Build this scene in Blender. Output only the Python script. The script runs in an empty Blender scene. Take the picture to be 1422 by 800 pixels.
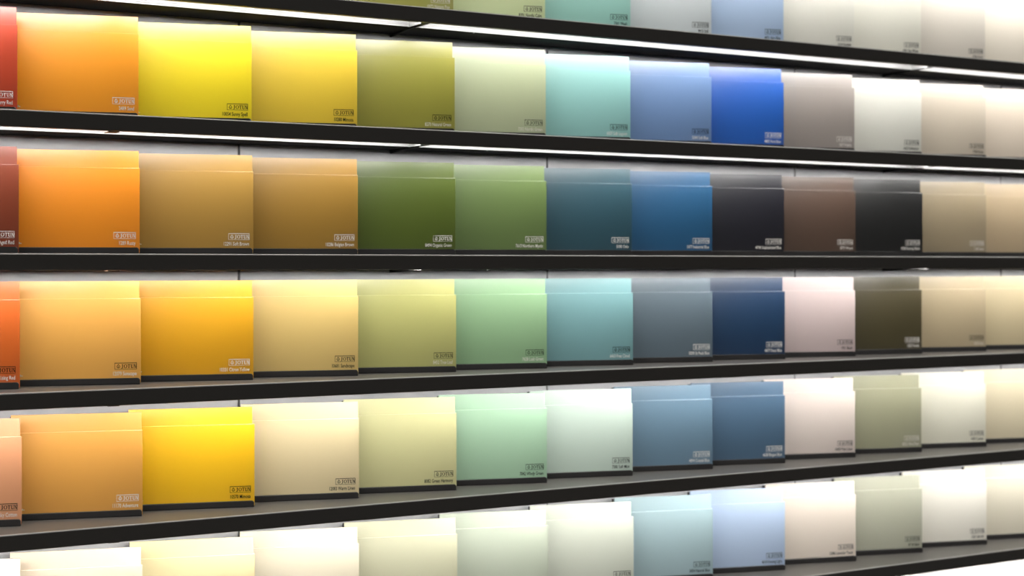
import bpy, bmesh, math, random
from mathutils import Vector, Matrix

random.seed(7)
sc = bpy.context.scene
COL = sc.collection

# ------------------------------------------------------------------ camera
F_PX, CX, HORIZON = 2100.0, 711.0, 367.0        # focal length in px of a 1422x800 frame
PHI = math.atan(3729.0 / F_PX)                  # angle between view axis and the wall line
CAM_Z = 1.5
cam_d = bpy.data.cameras.new('camera')
cam = bpy.data.objects.new('camera', cam_d)
COL.objects.link(cam)
cam.location = (0, 0, CAM_Z)
cam.rotation_euler = (math.pi / 2, 0, -(math.pi / 2 - PHI))
cam_d.sensor_width = 36.0
cam_d.lens = F_PX / 1422.0 * 36.0
cam_d.shift_y = (HORIZON - 400.0) / 1422.0
cam_d.clip_start = 0.05
cam_d.dof.use_dof = True
cam_d.dof.focus_distance = 2.45
cam_d.dof.aperture_fstop = 3.6
sc.camera = cam

# ------------------------------------------------------------------ light and exposure
AMBIENT, OVERHEAD_FILL = 0.02, 0.42
LED_POWER = 52.0
world = bpy.data.worlds.new('showroom_ambient')
sc.world = world
world.use_nodes = True
nt_ = world.node_tree
bg = nt_.nodes['Background']
tc_ = nt_.nodes.new('ShaderNodeTexCoord')              # dim unseen room with an overhead fill added to lift the boards' lower parts
sx_ = nt_.nodes.new('ShaderNodeSeparateXYZ')
mr_ = nt_.nodes.new('ShaderNodeMapRange')
mr_.interpolation_type = 'SMOOTHSTEP'
mr_.inputs['From Min'].default_value = 0.18
mr_.inputs['From Max'].default_value = 0.60
mr_.inputs['To Min'].default_value = AMBIENT
mr_.inputs['To Max'].default_value = OVERHEAD_FILL
nt_.links.new(tc_.outputs['Generated'], sx_.inputs[0])
nt_.links.new(sx_.outputs['Z'], mr_.inputs['Value'])
nt_.links.new(mr_.outputs['Result'], bg.inputs[1])
bg.inputs[0].default_value = (1.0, 0.98, 0.95, 1)
vs = sc.view_settings
vs.view_transform = 'Standard'
vs.look = 'None'
vs.exposure = 0.0
vs.gamma = 1.0
vs.use_curve_mapping = False


# ------------------------------------------------------------------ helpers
def lin(c):
    c = c / 255.0
    return c / 12.92 if c <= 0.04045 else ((c + 0.055) / 1.055) ** 2.4


def new_mat(name, rgb, rough=0.5, spec=0.5, metal=0.0):
    m = bpy.data.materials.new(name)
    m.use_nodes = True
    b = m.node_tree.nodes['Principled BSDF']
    b.inputs['Base Color'].default_value = (*rgb, 1)
    b.inputs['Roughness'].default_value = rough
    b.inputs['Specular IOR Level'].default_value = spec
    b.inputs['Metallic'].default_value = metal
    return m


def noise_bump(m, scale, strength, dist=0.001):
    nt = m.node_tree
    tc = nt.nodes.new('ShaderNodeTexCoord')
    n = nt.nodes.new('ShaderNodeTexNoise')
    n.inputs['Scale'].default_value = scale
    n.inputs['Detail'].default_value = 4
    bu = nt.nodes.new('ShaderNodeBump')
    bu.inputs['Strength'].default_value = strength
    bu.inputs['Distance'].default_value = dist
    nt.links.new(tc.outputs['Object'], n.inputs['Vector'])
    nt.links.new(n.outputs['Fac'], bu.inputs['Height'])
    nt.links.new(bu.outputs['Normal'], nt.nodes['Principled BSDF'].inputs['Normal'])


def noise_colour(m, scale, c0, c1):
    nt = m.node_tree
    tc = nt.nodes.new('ShaderNodeTexCoord')
    n = nt.nodes.new('ShaderNodeTexNoise')
    n.inputs['Scale'].default_value = scale
    n.inputs['Detail'].default_value = 5
    r = nt.nodes.new('ShaderNodeValToRGB')
    r.color_ramp.elements[0].position = 0.3
    r.color_ramp.elements[1].position = 0.7
    r.color_ramp.elements[0].color = (*c0, 1)
    r.color_ramp.elements[1].color = (*c1, 1)
    nt.links.new(tc.outputs['Object'], n.inputs['Vector'])
    nt.links.new(n.outputs['Fac'], r.inputs['Fac'])
    nt.links.new(r.outputs['Color'], nt.nodes['Principled BSDF'].inputs['Base Color'])


def emit_mat(name, rgb, strength):
    m = bpy.data.materials.new(name)
    m.use_nodes = True
    b = m.node_tree.nodes['Principled BSDF']
    b.inputs['Base Color'].default_value = (0.8, 0.8, 0.8, 1)
    b.inputs['Emission Color'].default_value = (*rgb, 1)
    b.inputs['Emission Strength'].default_value = strength
    b.inputs['Roughness'].default_value = 0.5
    return m


def box(bm, x0, x1, y0, y1, z0, z1, bevel=0.0, seg=2):
    r = bmesh.ops.create_cube(bm, size=1.0)
    vs_ = r['verts']
    for v in vs_:
        v.co = Vector((x0 + (v.co.x + .5) * (x1 - x0), y0 + (v.co.y + .5) * (y1 - y0), z0 + (v.co.z + .5) * (z1 - z0)))
    if bevel > 0:
        es = list({e for v in vs_ for e in v.link_edges})
        bmesh.ops.bevel(bm, geom=es, offset=bevel, segments=seg, affect='EDGES', profile=0.5)


def prism(bm, pts, a0, a1, axis='x'):
    """closed polygon pts extruded from a0 to a1 along axis; pts are the other two coordinates"""
    def co(a, p):
        if axis == 'x':
            return (a, p[0], p[1])
        if axis == 'y':
            return (p[0], a, p[1])
        return (p[0], p[1], a)
    A = [bm.verts.new(co(a0, p)) for p in pts]
    B = [bm.verts.new(co(a1, p)) for p in pts]
    n = len(pts)
    bm.faces.new(A)
    bm.faces.new(B[::-1])
    for i in range(n):
        bm.faces.new((A[i], B[i], B[(i + 1) % n], A[(i + 1) % n]))


def mesh_of(name, bm, mat, smooth=False):
    bmesh.ops.recalc_face_normals(bm, faces=bm.faces[:])
    me = bpy.data.meshes.new(name)
    bm.to_mesh(me)
    bm.free()
    if mat:
        me.materials.append(mat)
    if smooth:
        for p in me.polygons:
            p.use_smooth = True
    return me


def link(name, me, parent=None):
    o = bpy.data.objects.new(name, me)
    COL.objects.link(o)
    if parent:
        o.parent = parent
    return o


def obj(name, bm, mat, parent=None, smooth=False):
    return link(name, mesh_of(name, bm, mat, smooth), parent)


def empty(name, loc, rz=0.0):
    o = bpy.data.objects.new(name, None)
    o.empty_display_size = 0.02
    COL.objects.link(o)
    o.location = loc
    o.rotation_euler = (0, 0, rz)
    return o


def tag(o, label=None, cat=None, group=None, kind=None):
    if label:
        o['label'] = label
    if cat:
        o['category'] = cat
    if group:
        o['group'] = group
    if kind:
        o['kind'] = kind


def s_at(x, d):
    """distance along the wall of the point seen in column x on the plane y = d"""
    t = (x - CX) / F_PX
    return d * (math.cos(PHI) + t * math.sin(PHI)) / (math.sin(PHI) - t * math.cos(PHI))


# ------------------------------------------------------------------ dimensions (metres)
D_EDGE, D_BOARD, D_WALL = 2.341, 2.414, 2.495
SHELF_T = 0.026
G0, G1, GD = 0.009, 0.061, 0.014                # light groove: front, rear, depth
YAW = math.radians(-15.0)                        # boards stand shingled, right ends forward
BW = 0.201
BT = 0.004
LIP_H, LIP_T = 0.0105, 0.005
FRONT_TOP, REAR_UP = 0.138, 0.027
SZ = {-1: .656, 0: .443, 1: .2325, 2: .0165, 3: -.193, 4: -.405, 5: -.6225, 6: -.835}
SZ = {k: CAM_Z + v for k, v in SZ.items()}
X0, X1 = -0.45, 3.75                             # ends of the shelving
ORD = {0: 'top visible shelf', 1: 'second shelf from top', 2: 'third shelf from top', 3: 'fourth shelf from top',
       4: 'fifth shelf from top', 5: 'sixth shelf from top', 6: 'lowest shelf', -1: 'shelf above the frame'}

# ------------------------------------------------------------------ materials of the setting
M_wall = new_mat('grey_plaster', (.62, .62, .63), .75, .25)
noise_colour(M_wall, 9, (.37, .37, .38), (.43, .43, .44))
noise_bump(M_wall, 220, .35, .0006)
M_seam = new_mat('dark_joint', (.015, .015, .016), .8, .2)
M_shelf = new_mat('black_powder_coat', (.085, .079, .072), .42, .45)
noise_bump(M_shelf, 900, .12, .0002)
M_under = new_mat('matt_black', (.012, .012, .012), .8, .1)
M_edge = new_mat('edge_highlight', (.34, .33, .31), .35, .5)  # paler than the shelf: bright line along its rounded edge put into the colour
M_lip = new_mat('black_plastic', (.030, .029, .029), .38, .45)
M_dark = new_mat('dark_grey_metal', (.05, .05, .052), .45, .5)
M_post = new_mat('grey_metal_bracket', (.05, .05, .052), .4, .5)
M_alu = new_mat('grey_aluminium', (.32, .32, .32), .45, .4)
M_clip = new_mat('brown_clip', (.05, .022, .010), .5, .4)
M_led = emit_mat('led_strip', (1, .975, .94), LED_POWER)
M_black = new_mat('black_print', (.012, .012, .012), .5, .3)
M_white = new_mat('white_print', (.80, .78, .74), .5, .3)
M_floor = new_mat('showroom_floor', (.30, .29, .28), .5, .4)
noise_colour(M_floor, 3, (.26, .25, .24), (.33, .32, .31))

# ------------------------------------------------------------------ setting: floor and panelled wall
bm = bmesh.new()
box(bm, -2.5, 6.0, -1.5, D_WALL + 0.12, -0.05, 0.0)
fl = obj('floor', bm, M_floor)
tag(fl, kind='structure')

seams = [s_at(x, D_WALL) for x in (332, 760, 1104, 1390)]
pitch = (seams[3] - seams[0]) / 3
edges = [seams[0] - pitch * k for k in (3, 2, 1)] + seams + [seams[3] + pitch * k for k in (1, 2, 3)]
bm = bmesh.new()
g = 0.0019
for a, b in zip(edges[:-1], edges[1:]):
    box(bm, a + g, b - g, D_WALL, D_WALL + 0.018, 0.0, 2.9, 0.0008, 1)
wl = obj('wall_back', bm, M_wall)
tag(wl, kind='structure')
bm = bmesh.new()
box(bm, edges[0], edges[-1], D_WALL + 0.018, D_WALL + 0.10, 0.0, 2.9)
wb = obj('wall_behind', bm, M_seam)
tag(wb, kind='structure')


# ------------------------------------------------------------------ shelves with their strip lights
GAPS = [s_at(583.5, D_EDGE + 0.03), s_at(1283, D_EDGE + 0.03)]
SEG = GAPS[1] - GAPS[0]


def make_shelf(i):
    z = SZ[i]
    root = empty('shelf', (0, D_EDGE, z))
    bm = bmesh.new()
    d1 = D_WALL - D_EDGE
    t = .0022
    pts = [(t, 0), (d1, 0), (d1, -SHELF_T + .001), (G1, -SHELF_T + .001), (G1, -SHELF_T + GD), (G0, -SHELF_T + GD), (G0, -SHELF_T)]   # groove for the strip light
    r2 = 0.001
    for k in range(3):
        a = -math.pi / 2 - k / 2 * math.pi / 2
        pts.append((r2 + r2 * math.cos(a), -SHELF_T + r2 + r2 * math.sin(a)))
    pts += [(0, -t), (t, -t)]
    prism(bm, pts, X0, X1)
    obj('shelf_board', bm, M_shelf, root)
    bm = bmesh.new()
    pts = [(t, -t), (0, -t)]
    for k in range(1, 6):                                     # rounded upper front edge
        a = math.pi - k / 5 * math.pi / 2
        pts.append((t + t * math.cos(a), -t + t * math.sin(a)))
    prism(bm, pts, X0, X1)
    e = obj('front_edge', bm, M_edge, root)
    tag(e, 'upper edge with painted-in highlight')
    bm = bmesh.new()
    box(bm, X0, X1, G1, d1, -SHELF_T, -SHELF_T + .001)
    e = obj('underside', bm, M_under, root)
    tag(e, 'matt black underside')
    if i < 6:
        for gx in GAPS:                                       # bracket fins at the light gaps
            bm = bmesh.new()
            prism(bm, [(0.03, -SHELF_T), (d1, -SHELF_T), (d1, -SHELF_T - .0055), (.055, -SHELF_T - .0025), (0.03, -SHELF_T - .0015)],
                  gx - 0.0015, gx + 0.0015)
            obj('bracket', bm, M_under, root)
    tag(root, {0: 'long black shelf at the top of the photo carrying pale and grey-green boards',
               1: 'long black shelf carrying the red, bright yellow and bright blue boards',
               2: 'long black shelf at eye level carrying the dark brown, navy and black boards',
               3: 'long black shelf just below eye level, carrying amber yellow and rose grey boards',
               4: 'long black shelf carrying caramel, egg-yolk yellow and slate blue boards',
               5: 'long black shelf at the lower right carrying the palest cream boards',
               6: 'lowest black shelf, under the white boards at the bottom right corner',
               -1: 'black shelf above the photo over the top row of boards'}[i], 'shelf', 'black wall shelves')
    return root


def make_light(i, a, b, where, clip=None, screw=None):
    z = SZ[i] - SHELF_T
    root = empty('strip_light', (a, D_EDGE, z))
    L = b - a
    # housing: channel let into the groove of the shelf, with a ribbed reflector as its rear wall
    bm = bmesh.new()
    yb = G1 - .0004
    prof = [(G0 + .0003, 0.0), (G0 + .0003, GD - .0003), (yb, GD - .0003), (yb, -.0002), (yb - .0022, -.0002),
            (yb - .0022, .0010), (yb - .0010, .0013), (yb - .0010, .0026), (yb - .0020, .0030), (yb - .0010, .0036), (yb - .0010, .0058),
            (yb - .0016, .0061), (yb - .0010, .0065), (yb - .0010, GD - .0013), (G0 + .0013, GD - .0013), (G0 + .0013, 0.0)]
    prism(bm, prof, 0.0, L)
    obj('housing', bm, M_alu, root)
    # led strip on the front wall of the channel, shining back and down towards the boards
    bm = bmesh.new()
    e0, e1 = (G0 + .0016, .0012), (G0 + .0096, .0068)
    prism(bm, [e0, e1, (G0 + .0016, .0068)], 0.002, L - 0.002)
    me = mesh_of('led_strip', bm, M_alu)
    me.materials.append(M_led)
    for p in me.polygons:
        if p.normal.y > .2 and p.normal.z < -.3:
            p.material_index = 1
    link('led_strip', me, root)
    for x in (-0.0012, L):                                    # end caps
        bm = bmesh.new()
        box(bm, x, x + 0.0012, G0 + .0003, yb, -.0008, GD - .0003)
        obj('end_cap', bm, M_alu, root)
    if clip is not None:
        bm = bmesh.new()
        box(bm, clip - .009, clip + .009, 0.006, 0.030, -0.0016, -0.0001, .0006, 1)
        obj('mounting_clip', bm, M_clip, root)
    if screw is not None:
        bm = bmesh.new()
        bmesh.ops.create_cone(bm, cap_ends=True, segments=10, radius1=.0016, radius2=.0012, depth=.0022,
                              matrix=Matrix.Translation((screw, 0.058, -.0012)))
        obj('screw', bm, M_dark, root)
    tag(root, 'white strip light under the %s, %s' % (ORD[i], where), 'light', 'strip lights under the shelves')
    return root


for i in range(-1, 7):
    make_shelf(i)
for i in range(-1, 6):
    hg = 0.008
    a = GAPS[0] - SEG
    make_light(i, a + hg, GAPS[0] - hg, 'left section up to the first gap', clip=s_at(155, D_EDGE + .02) - a - hg)
    make_light(i, GAPS[0] + hg, GAPS[1] - hg, 'middle section between the two gaps', screw=s_at(662 if i == 0 else 681, D_EDGE + .046) - GAPS[0] - hg)
    make_light(i, GAPS[1] + hg, min(GAPS[1] + SEG, X1 - .02), 'right section after the second gap')


# ------------------------------------------------------------------ sample boards: colours, texts, places
# right edge (photo column) of each front board, per row; columns count from the left edge of the photo
EDGE = {
    0: {4: 629.5, 5: 757, 6: 875.5, 7: 988, 8: 1088, 9: 1186, 10: 1279, 11: 1368, 12: 1452},
    1: dict(enumerate([24, 192.3, 349.5, 496, 631.5, 758, 875.5, 988, 1088.5, 1186.5, 1279.5, 1369, 1452])),
    2: dict(enumerate([26, 194, 351.5, 497, 632.5, 759, 877.5, 989, 1089, 1188, 1281, 1369.5, 1452])),
    3: dict(enumerate([27.5, 195.5, 352, 497.5, 633.5, 759.5, 879, 989.5, 1090, 1187.5, 1280, 1369, 1452])),
    4: dict(enumerate([30, 198, 353.5, 498.5, 634, 759.5, 878.5, 989.5, 1090, 1187.5, 1279.5, 1369, 1452])),
    5: dict(enumerate([29, 198, 354, 498.5, 635, 761, 880, 990, 1090, 1188.5, 1280.5, 1370, 1452.5])),
    6: {10: 1280.5, 11: 1370, 12: 1452.5},
}
K, W = M_black, M_white
# (row, column): colour words, paint colour (sRGB), logo ink, name ink, printed name
B = {
    (0, 4): ('olive yellow', (158, 158, 66), W, W, '0972 Nature Pop'),
    (0, 5): ('pale olive', (196, 204, 158), K, K, '8391 Nordic Calm'),
    (0, 6): ('seafoam green', (146, 188, 174), K, K, '7301 Wash'),
    (0, 7): ('light silver grey', (198, 203, 200), K, K, '9915 Still'),
    (0, 8): ('powder blue', (172, 193, 218), K, K, '4421 Airy Blue'),
    (0, 9): ('ivory', (228, 224, 210), K, K, '1624 Skylight'),
    (0, 10): ('chalk white', (228, 224, 207), K, K, '1001 Egg White'),
    (0, 11): ('oatmeal white', (222, 213, 197), K, K, '1376 Frost'),
    (0, 12): ('warm cream', (240, 228, 208), K, K, '0553 Blonde'),
    (1, 0): ('brick red', (150, 52, 22), W, W, '2099 Cherry Red'),
    (1, 1): ('bright orange', (250, 152, 22), W, W, '2489 Sand'),
    (1, 2): ('bright yellow', (248, 220, 0), K, K, '10054 Sunny Spell'),
    (1, 3): ('mustard yellow', (224, 190, 55), K, K, '10280 Mimosa'),
    (1, 4): ('olive green', (132, 128, 52), K, W, '8270 Natural Green'),
    (1, 5): ('greyish sage', (168, 174, 134), K, W, '7202 Nordic Green'),
    (1, 6): ('aqua green', (130, 182, 174), K, W, '6007 Soft Lagoon'),
    (1, 7): ('denim blue', (94, 122, 160), K, W, '5044 Soft Blue'),
    (1, 8): ('vivid blue', (0, 80, 160), W, W, '4882 Pure Blue'),
    (1, 9): ('taupe grey', (132, 122, 114), W, W, '1877 Pebble'),
    (1, 10): ('bone white', (214, 212, 198), K, K, '1622 Reflection'),
    (1, 11): ('sandy beige', (194, 180, 160), K, K, '1938 Dune'),
    (1, 12): ('pale linen', (222, 206, 186), K, K, '1024 Linen'),
    (2, 0): ('dark red-brown', (92, 46, 34), W, W, '2992 Aged Red'),
    (2, 1): ('deep orange', (204, 116, 0), W, W, '1289 Rusty'),
    (2, 2): ('golden tan', (146, 108, 52), W, W, '12291 Soft Brown'),
    (2, 3): ('golden brown', (136, 102, 48), W, W, '10286 Belgian Brown'),
    (2, 4): ('dark moss green', (70, 80, 38), W, W, '8494 Organic Green'),
    (2, 5): ('moss green', (86, 100, 60), W, W, '7613 Northern Mystic'),
    (2, 6): ('dark teal', (46, 66, 74), W, W, '5180 Oslo'),
    (2, 7): ('petrol blue', (40, 72, 100), W, W, '5477 Industrial Blue'),
    (2, 8): ('dark navy', (27, 30, 36), W, W, '4744 Sophisticated Blue'),
    (2, 9): ('chocolate brown', (74, 60, 53), W, W, '8797 Wood'),
    (2, 10): ('charcoal black', (31, 29, 27), W, W, '9938 Evening Black'),
    (2, 11): ('brownish beige', (134, 118, 94), W, W, '1140 Sand'),
    (2, 12): ('camel beige', (160, 140, 108), W, W, '1534 Sesame'),
    (3, 0): ('burnt orange', (168, 76, 30), K, W, '2771 Rising Red'),
    (3, 1): ('apricot', (216, 152, 66), K, W, '12079 Sunscape'),
    (3, 2): ('amber yellow', (210, 148, 0), W, W, '10331 Citron Yellow'),
    (3, 3): ('honey beige', (210, 176, 102), K, K, '10681 Sandscape'),
    (3, 4): ('olive khaki', (152, 152, 88), K, W, '8452 Tree Leaf'),
    (3, 5): ('sage green', (124, 156, 114), K, W, '7628 Lush Green'),
    (3, 6): ('dusty teal', (98, 136, 136), K, W, '6463 Free Cloud'),
    (3, 7): ('slate grey', (80, 90, 95), W, W, '5030 St Pauls Blue'),
    (3, 8): ('deep navy blue', (35, 52, 72), W, W, '4477 Deco Blue'),
    (3, 9): ('rose grey', (194, 174, 169), K, K, '1931 Blush'),
    (3, 10): ('dark olive brown', (62, 57, 42), W, W, '1352 Forest'),
    (3, 11): ('khaki beige', (158, 142, 112), K, W, '1032 Iron'),
    (3, 12): ('wheat beige', (190, 172, 136), K, K, '1016 Kalk'),
    (4, 0): ('terracotta tan', (182, 120, 74), K, W, '12084 Dusky Cotton'),
    (4, 1): ('caramel', (194, 136, 58), W, W, '11170 Adventure'),
    (4, 2): ('egg-yolk yellow', (238, 180, 22), K, K, '10570 Mimosa'),
    (4, 3): ('vanilla', (224, 202, 154), K, K, '12083 Warm Linen'),
    (4, 4): ('pale lime', (194, 190, 136), K, K, '8082 Green Harmony'),
    (4, 5): ('mint green', (148, 180, 146), K, K, '7042 Windy Green'),
    (4, 6): ('pale mint grey', (194, 210, 192), K, K, '7380 Soft Mint'),
    (4, 7): ('steel blue', (88, 112, 128), W, W, '4894 Coastal Blue'),
    (4, 8): ('slate blue', (66, 86, 106), W, W, '4638 Elegant Blue'),
    (4, 9): ('blush beige', (214, 198, 186), K, K, '10429 Pale Linen'),
    (4, 10): ('grey olive', (132, 130, 102), W, W, '8252 Olive Dust'),
    (4, 11): ('cream white', (214, 209, 190), K, K, '1453 Cotton'),
    (4, 12): ('buttermilk cream', (212, 200, 170), K, K, '1442 Clear'),
    (5, 0): ('peach cream', (248, 218, 184), K, K, '2024 Senses'),
    (5, 1): ('light apricot', (246, 206, 158), K, K, '1145 Apricot'),
    (5, 2): ('pale yellow', (246, 220, 130), K, K, '1622 Butter'),
    (5, 3): ('light cream', (238, 210, 158), K, K, '1510 Cream'),
    (5, 4): ('pale celery', (208, 204, 154), K, K, '8087 Celery'),
    (5, 5): ('pale sage', (188, 198, 170), K, K, '7236 Jazz'),
    (5, 6): ('light pistachio', (202, 206, 182), K, K, '7145 Tender'),
    (5, 7): ('grey-blue mist', (142, 162, 164), K, K, '5454 Natural Blue'),
    (5, 8): ('light steel blue', (160, 176, 198), K, K, '4618 Evening Light'),
    (5, 9): ('shell pink', (228, 212, 194), K, K, '12086 Lavender Touch'),
    (5, 10): ('pale grey olive', (162, 160, 140), K, K, '8118 Safari'),
    (5, 11): ('milk white', (228, 222, 206), K, K, '1253 Soft Air'),
    (5, 12): ('pale parchment', (224, 214, 190), K, K, '1391 Lys'),
    (6, 10): ('plain white', (236, 232, 222), K, K, '9918 White'),
    (6, 11): ('snow white', (238, 236, 230), K, K, '1001 Snow'),
    (6, 12): ('off-white', (236, 231, 219), K, K, '0394 Pearl'),
}
PAINT_ROUGH, PAINT_IOR = 0.35, 2.2                # satin enamel
ALB_GAIN = 1.1
ALB = {(0,4): (0.37, 0.37, 0.065), (0,5): (0.6467, 0.7388, 0.4083), (0,6): (0.3159, 0.6085, 0.533), (0,7): (0.6066, 0.6607, 0.675), (0,8): (0.3761, 0.5023, 0.6955), (0,9): (0.7172, 0.7053, 0.6286), (0,10): (0.7595, 0.7445, 0.6509), (0,11): (0.6877, 0.6373, 0.5583), (0,12): (0.8334, 0.7665, 0.6525), (1,0): (0.4883, 0.0385, 0.0015), (1,1): (0.93, 0.3376, 0.0014), (1,2): (0.9246, 0.7253, 0.0015), (1,3): (0.7588, 0.5345, 0.0251), (1,4): (0.2862, 0.2733, 0.0263), (1,5): (0.4288, 0.4802, 0.2928), (1,6): (0.2553, 0.5163, 0.4906), (1,7): (0.1321, 0.2319, 0.4373), (1,8): (0.0015, 0.087, 0.4265), (1,9): (0.2779, 0.2439, 0.2216), (1,10): (0.6591, 0.6549, 0.5906), (1,11): (0.5669, 0.4959, 0.3988), (1,12): (0.6937, 0.6003, 0.4908), (2,0): (0.2099, 0.0293, 0.003), (2,1): (0.8601, 0.2723, 0.0015), (2,2): (0.3908, 0.2171, 0.0301), (2,3): (0.3234, 0.1732, 0.0166), (2,4): (0.0732, 0.1101, 0.0043), (2,5): (0.1201, 0.1856, 0.0499), (2,6): (0.0155, 0.0673, 0.0957), (2,7): (0.0058, 0.0792, 0.1883), (2,8): (0.0015, 0.0015, 0.0078), (2,9): (0.0791, 0.0444, 0.0279), (2,10): (0.0015, 0.0015, 0.0015), (2,11): (0.2959, 0.2358, 0.1488), (2,12): (0.4329, 0.3339, 0.208), (3,0): (0.6358, 0.1156, 0.0056), (3,1): (0.7982, 0.4025, 0.0716), (3,2): (0.7511, 0.3646, 0.0015), (3,3): (0.6728, 0.4778, 0.1587), (3,4): (0.4463, 0.4407, 0.1508), (3,5): (0.2516, 0.421, 0.2264), (3,6): (0.1632, 0.3297, 0.3459), (3,7): (0.0918, 0.1279, 0.1604), (3,8): (0.0019, 0.027, 0.0794), (3,9): (0.5518, 0.4501, 0.4373), (3,10): (0.0541, 0.0431, 0.0146), (3,11): (0.4281, 0.347, 0.2163), (3,12): (0.5673, 0.4734, 0.292), (4,0): (0.6869, 0.3112, 0.1516), (4,1): (0.7372, 0.3528, 0.0605), (4,2): (0.93, 0.5269, 0.0017), (4,3): (0.745, 0.618, 0.3591), (4,4): (0.6436, 0.622, 0.3156), (4,5): (0.3745, 0.5781, 0.3989), (4,6): (0.5474, 0.6611, 0.5796), (4,7): (0.1233, 0.211, 0.2919), (4,8): (0.0564, 0.114, 0.1895), (4,9): (0.6845, 0.5967, 0.5458), (4,10): (0.3281, 0.3263, 0.2144), (4,11): (0.726, 0.7061, 0.5854), (4,12): (0.6689, 0.5908, 0.4185), (5,0): (0.85, 0.73, 0.58), (5,1): (0.84, 0.71, 0.54), (5,2): (0.86, 0.74, 0.41), (5,3): (0.85, 0.77, 0.59), (5,4): (0.68, 0.67, 0.47), (5,5): (0.5736, 0.6332, 0.5094), (5,6): (0.6571, 0.6931, 0.5903), (5,7): (0.3537, 0.4846, 0.5214), (5,8): (0.4316, 0.545, 0.7306), (5,9): (0.8005, 0.7074, 0.6122), (5,10): (0.4552, 0.461, 0.3611), (5,11): (0.8404, 0.8097, 0.7171), (5,12): (0.7558, 0.7044, 0.5669), (6,10): (0.84, 0.83, 0.79), (6,11): (0.84, 0.83, 0.79), (6,12): (0.84, 0.83, 0.79)}


def albedo(key):
    if key in ALB:
        return ALB[key]
    v = [lin(c) * ALB_GAIN for c in B[key][1]]
    return tuple(c * min(1, .93 / max(v)) for c in v)


# ---- lettering (local frame of a board: x runs right along the board, -y is out of its face)
def text_mesh(txt, size, xs):
    cu = bpy.data.curves.new('lettering', 'FONT')
    cu.body = txt
    cu.size = size
    cu.align_x = 'RIGHT'
    cu.extrude = 0.00008
    cu.offset = size * 0.012
    cu.resolution_u = 2
    o = bpy.data.objects.new('lettering', cu)
    COL.objects.link(o)
    bpy.context.view_layer.update()
    dg = bpy.context.evaluated_depsgraph_get()
    me = bpy.data.meshes.new_from_object(o.evaluated_get(dg))
    bpy.data.objects.remove(o)
    bpy.data.curves.remove(cu)
    for v in me.vertices:                                  # stand the text up on the board face
        v.co = Vector((v.co.x * xs, -v.co.z, v.co.y))
    me.materials.clear()
    return me


def ring(bm, outer, inner, y0, y1):
    n = len(outer)
    vo = [[bm.verts.new((p[0], y, p[1])) for p in outer] for y in (y0, y1)]
    vi = [[bm.verts.new((p[0], y, p[1])) for p in inner] for y in (y0, y1)]
    for k in range(n):
        j = (k + 1) % n
        bm.faces.new((vo[0][k], vo[0][j], vi[0][j], vi[0][k]))
        bm.faces.new((vo[1][k], vi[1][k], vi[1][j], vo[1][j]))
        bm.faces.new((vo[0][k], vo[1][k], vo[1][j], vo[0][j]))
        bm.faces.new((vi[0][k], vi[0][j], vi[1][j], vi[1][k]))


LOGO_W, LOGO_H = 0.0345, 0.0108


def logo_mesh():
    """framed word mark; origin at its lower right corner"""
    bm = bmesh.new()
    y0, y1 = 0.0, -0.00012
    w, h = LOGO_W, LOGO_H
    t = 0.0006
    box(bm, -w, 0, y1, y0, 0, t)
    box(bm, -w, 0, y1, y0, h - t * 1.7, h)
    box(bm, -w, -w + t, y1, y0, t, h - t * 1.7)
    box(bm, -t, 0, y1, y0, t, h - t * 1.7)
    # drop-shaped bird emblem
    cx, cz = -w + 0.0058, 0.0047
    def drop(r, n=16):
        out = []
        for k in range(n):
            a = 2 * math.pi * k / n
            x, z = r * math.cos(a), r * math.sin(a)
            if z > 0:
                x *= 1 - .55 * (z / r)
                z *= 1.45
            out.append((cx + x, cz + z))
        return out
    ring(bm, drop(.0027), drop(.0018), y0, y1)
    box(bm, cx - .0004, cx + .0004, y1, y0, cz - .0016, cz + .001)
    # letters J O T U N with serifs
    b, c = 0.0020, 0.0082                                # baseline, cap line
    th, tn, sf = .00125, .0006, .0005
    x = -w + 0.0102
    def bar(x0, x1, z0, z1):
        box(bm, x0, x1, y1, y0, z0, z1)
    # J
    bar(x + .0014, x + .0014 + th, b - .0002, c)
    bar(x + .0006, x + .0034, c - sf, c)
    bar(x, x + .0016, b - .0006, b - .0006 + .0009)
    x += .0040
    # O
    ro, rz = .0027, (c - b) / 2
    ox, oz = x + ro, (b + c) / 2
    o1 = [(ox + ro * math.cos(a), oz + rz * math.sin(a)) for a in [2 * math.pi * k / 20 for k in range(20)]]
    o2 = [(ox + (ro - th) * math.cos(a), oz + (rz - tn) * math.sin(a)) for a in [2 * math.pi * k / 20 for k in range(20)]]
    ring(bm, o1, o2, y0, y1)
    x += .0058
    # T
    bar(x, x + .0044, c - tn - .0002, c)
    bar(x, x + sf, c - .0016, c)
    bar(x + .0044 - sf, x + .0044, c - .0016, c)
    bar(x + .0022 - th / 2, x + .0022 + th / 2, b, c)
    bar(x + .0012, x + .0032, b, b + sf)
    x += .0049
    # U
    bar(x, x + .0018, c - sf, c)
    bar(x + .0004, x + .0004 + th, b + .0006, c)
    bar(x + .0004 + th * .5, x + .0036, b, b + .0009)
    bar(x + .0034, x + .0034 + tn, b + .0004, c)
    bar(x + .0028, x + .0044, c - sf, c)
    x += .0048
    # N
    bar(x, x + .0016, c - sf, c)
    bar(x + .0004, x + .0004 + tn, b, c)
    bar(x, x + .0014, b, b + sf)
    prism(bm, [(x + .0004, c), (x + .0004 + th, c), (x + .0038, b), (x + .0038 - th * .8, b)], y0, y1, 'y')
    bar(x + .0034, x + .0034 + tn, b, c)
    bar(x + .0026, x + .0042, c - sf, c)
    return mesh_of('printed_logo', bm, None)


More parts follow.
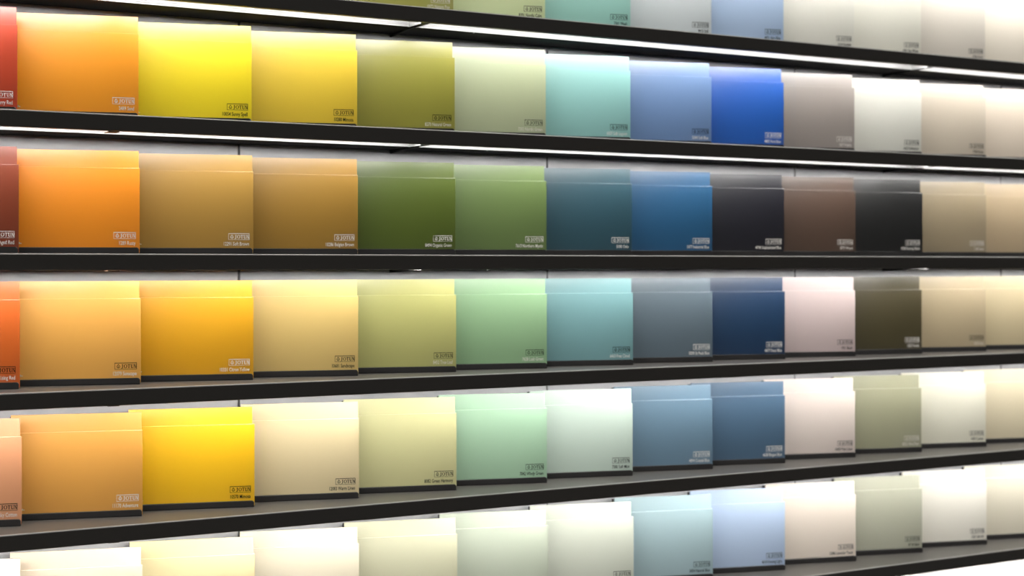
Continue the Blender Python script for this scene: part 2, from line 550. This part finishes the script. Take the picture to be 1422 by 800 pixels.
def mark_mesh():
    bm = bmesh.new()
    y0, y1 = 0.0, -0.00012
    def drop(r, n=12):
        out = []
        for k in range(n):
            a = 2 * math.pi * k / n
            x, z = r * math.cos(a), r * math.sin(a)
            if z > 0:
                x *= 1 - .5 * z / r
                z *= 1.5
            out.append((x, z))
        return out
    prism(bm, drop(.0014), y0, y1, 'y')
    box(bm, .0014, .0034, y1, y0, -.0010, .0002)
    return mesh_of('corner_mark', bm, None)


def board_mesh(h):
    """x from -BW to 0 (right corner at the origin), face at y=0, back at y=BT"""
    bm = bmesh.new()
    box(bm, -BW, 0, 0, BT, 0, h, 0.0004, 2)
    return mesh_of('panel', bm, None)


LOGO, MARK = logo_mesh(), mark_mesh()
FRONT, REAR = board_mesh(FRONT_TOP - 0.002), board_mesh(FRONT_TOP + .001)


def with_mat(src, mat, name):
    me = src.copy()
    me.name = name
    me.materials.clear()
    me.materials.append(mat)
    return me


# holder meshes (shared by every copy)
def holder_meshes():
    # front lip: low bar with a rounded right end
    bm = bmesh.new()
    r = 0.0035
    e = -0.0012
    pts = [(-BW, 0.0), (e, 0.0), (e, LIP_H - r)]
    for k in range(1, 7):
        a = k / 6 * math.pi / 2
        pts.append((e - r + r * math.cos(a), LIP_H - r + r * math.sin(a)))
    pts.append((-BW, LIP_H))
    prism(bm, pts, -LIP_T - .0003, -.0003, 'y')
    bm.edges.ensure_lookup_table()
    front = [ed for ed in bm.edges if all(abs(v.co.y + LIP_T + .0003) < 1e-6 for v in ed.verts)]
    bmesh.ops.bevel(bm, geom=front, offset=0.0016, segments=3, affect='EDGES', profile=.5)
    lip = mesh_of('front_lip', bm, M_lip)
    # tray under the boards and the step that lifts the rear board
    bm = bmesh.new()
    prism(bm, [(-.0003, .0), (.0135, .0), (.0135, .034), (.0112, .034), (.0112, .0265), (.0054, .0265), (.0054, .0016), (-.0003, .0016)],
          -BW + .001, -.004)
    tray = mesh_of('tray', bm, M_lip)
    # grey upright behind the left end of the rear board
    bm = bmesh.new()
    box(bm, -BW - .0032, -BW + .012, .0137, .0197, 0.0, FRONT_TOP + REAR_UP - .002, .0006, 1)
    post = mesh_of('upright', bm, M_post)
    return lip, tray, post


LIP, TRAY, POST = holder_meshes()


def words(row):
    return ORD[row]


first_holder = None
for (row, c), (cname, rgb, lk, nk, txt) in B.items():
    z = SZ[row]
    sx = s_at(EDGE[row][c], D_BOARD)
    m = new_mat('paint_' + cname.replace(' ', '_').replace('-', '_'), albedo((row, c)), PAINT_ROUGH, .5)
    m.node_tree.nodes['Principled BSDF'].inputs['IOR'].default_value = PAINT_IOR
    left = B.get((row, c - 1))
    right = B.get((row, c + 1))
    if left:
        beside = 'right of %s one' % left[0]
    else:
        beside = 'left of %s one' % right[0]
    # ---- holder
    if first_holder is None:
        hd = empty('board_holder', (sx, D_BOARD, z), YAW)
        link('front_lip', LIP, hd)
        link('tray', TRAY, hd)
        up = link('upright', POST, hd)
        tag(up, 'dark metal upright')
        first_holder = hd
    else:
        hd = first_holder.copy()
        COL.objects.link(hd)
        hd.location = (sx, D_BOARD, z)
        for ch in list(first_holder.children):
            k = ch.copy()
            COL.objects.link(k)
            k.parent = hd
    tag(hd, 'black low-lipped holder under the %s boards, %s' % (cname, words(row)), 'display holder', 'black board holders on the shelves')
    # ---- front board
    fb = empty('sample_board', (sx, D_BOARD, z + .002), YAW)
    link('panel', with_mat(FRONT, m, 'panel'), fb)
    lg = link('printed_logo', with_mat(LOGO, lk, 'printed_logo'), fb)
    lg.location = (-.0062, -.00002, .0222)
    tm = text_mesh(txt, .0088, .66)
    tm.name = 'printed_name'
    tm.materials.append(nk)
    nm = link('printed_name', tm, fb)
    nm.location = (-.0066, -.00012, .0126)
    mk = link('corner_mark', with_mat(MARK, W, 'corner_mark'), fb)
    mk.location = (-BW + .0165, -.00002, .0148)
    tag(fb, '%s front board, %s, %s' % (cname, words(row), beside), 'paint sample', 'front paint sample boards')
    # ---- rear board, one step higher, of the same paint
    off = .0058
    sl = random.uniform(.0005, .0035)
    rx = sx - sl * math.cos(YAW) - off * math.sin(YAW)
    ry = D_BOARD - sl * math.sin(YAW) + off * math.cos(YAW)
    rb = link('sample_board', with_mat(REAR, m, 'rear_panel'))
    rb.location = (rx, ry, z + REAR_UP)
    rb.rotation_euler = (0, 0, YAW)
    tag(rb, '%s rear board raised behind its front board, %s' % (cname, words(row)), 'paint sample', 'rear paint sample boards')
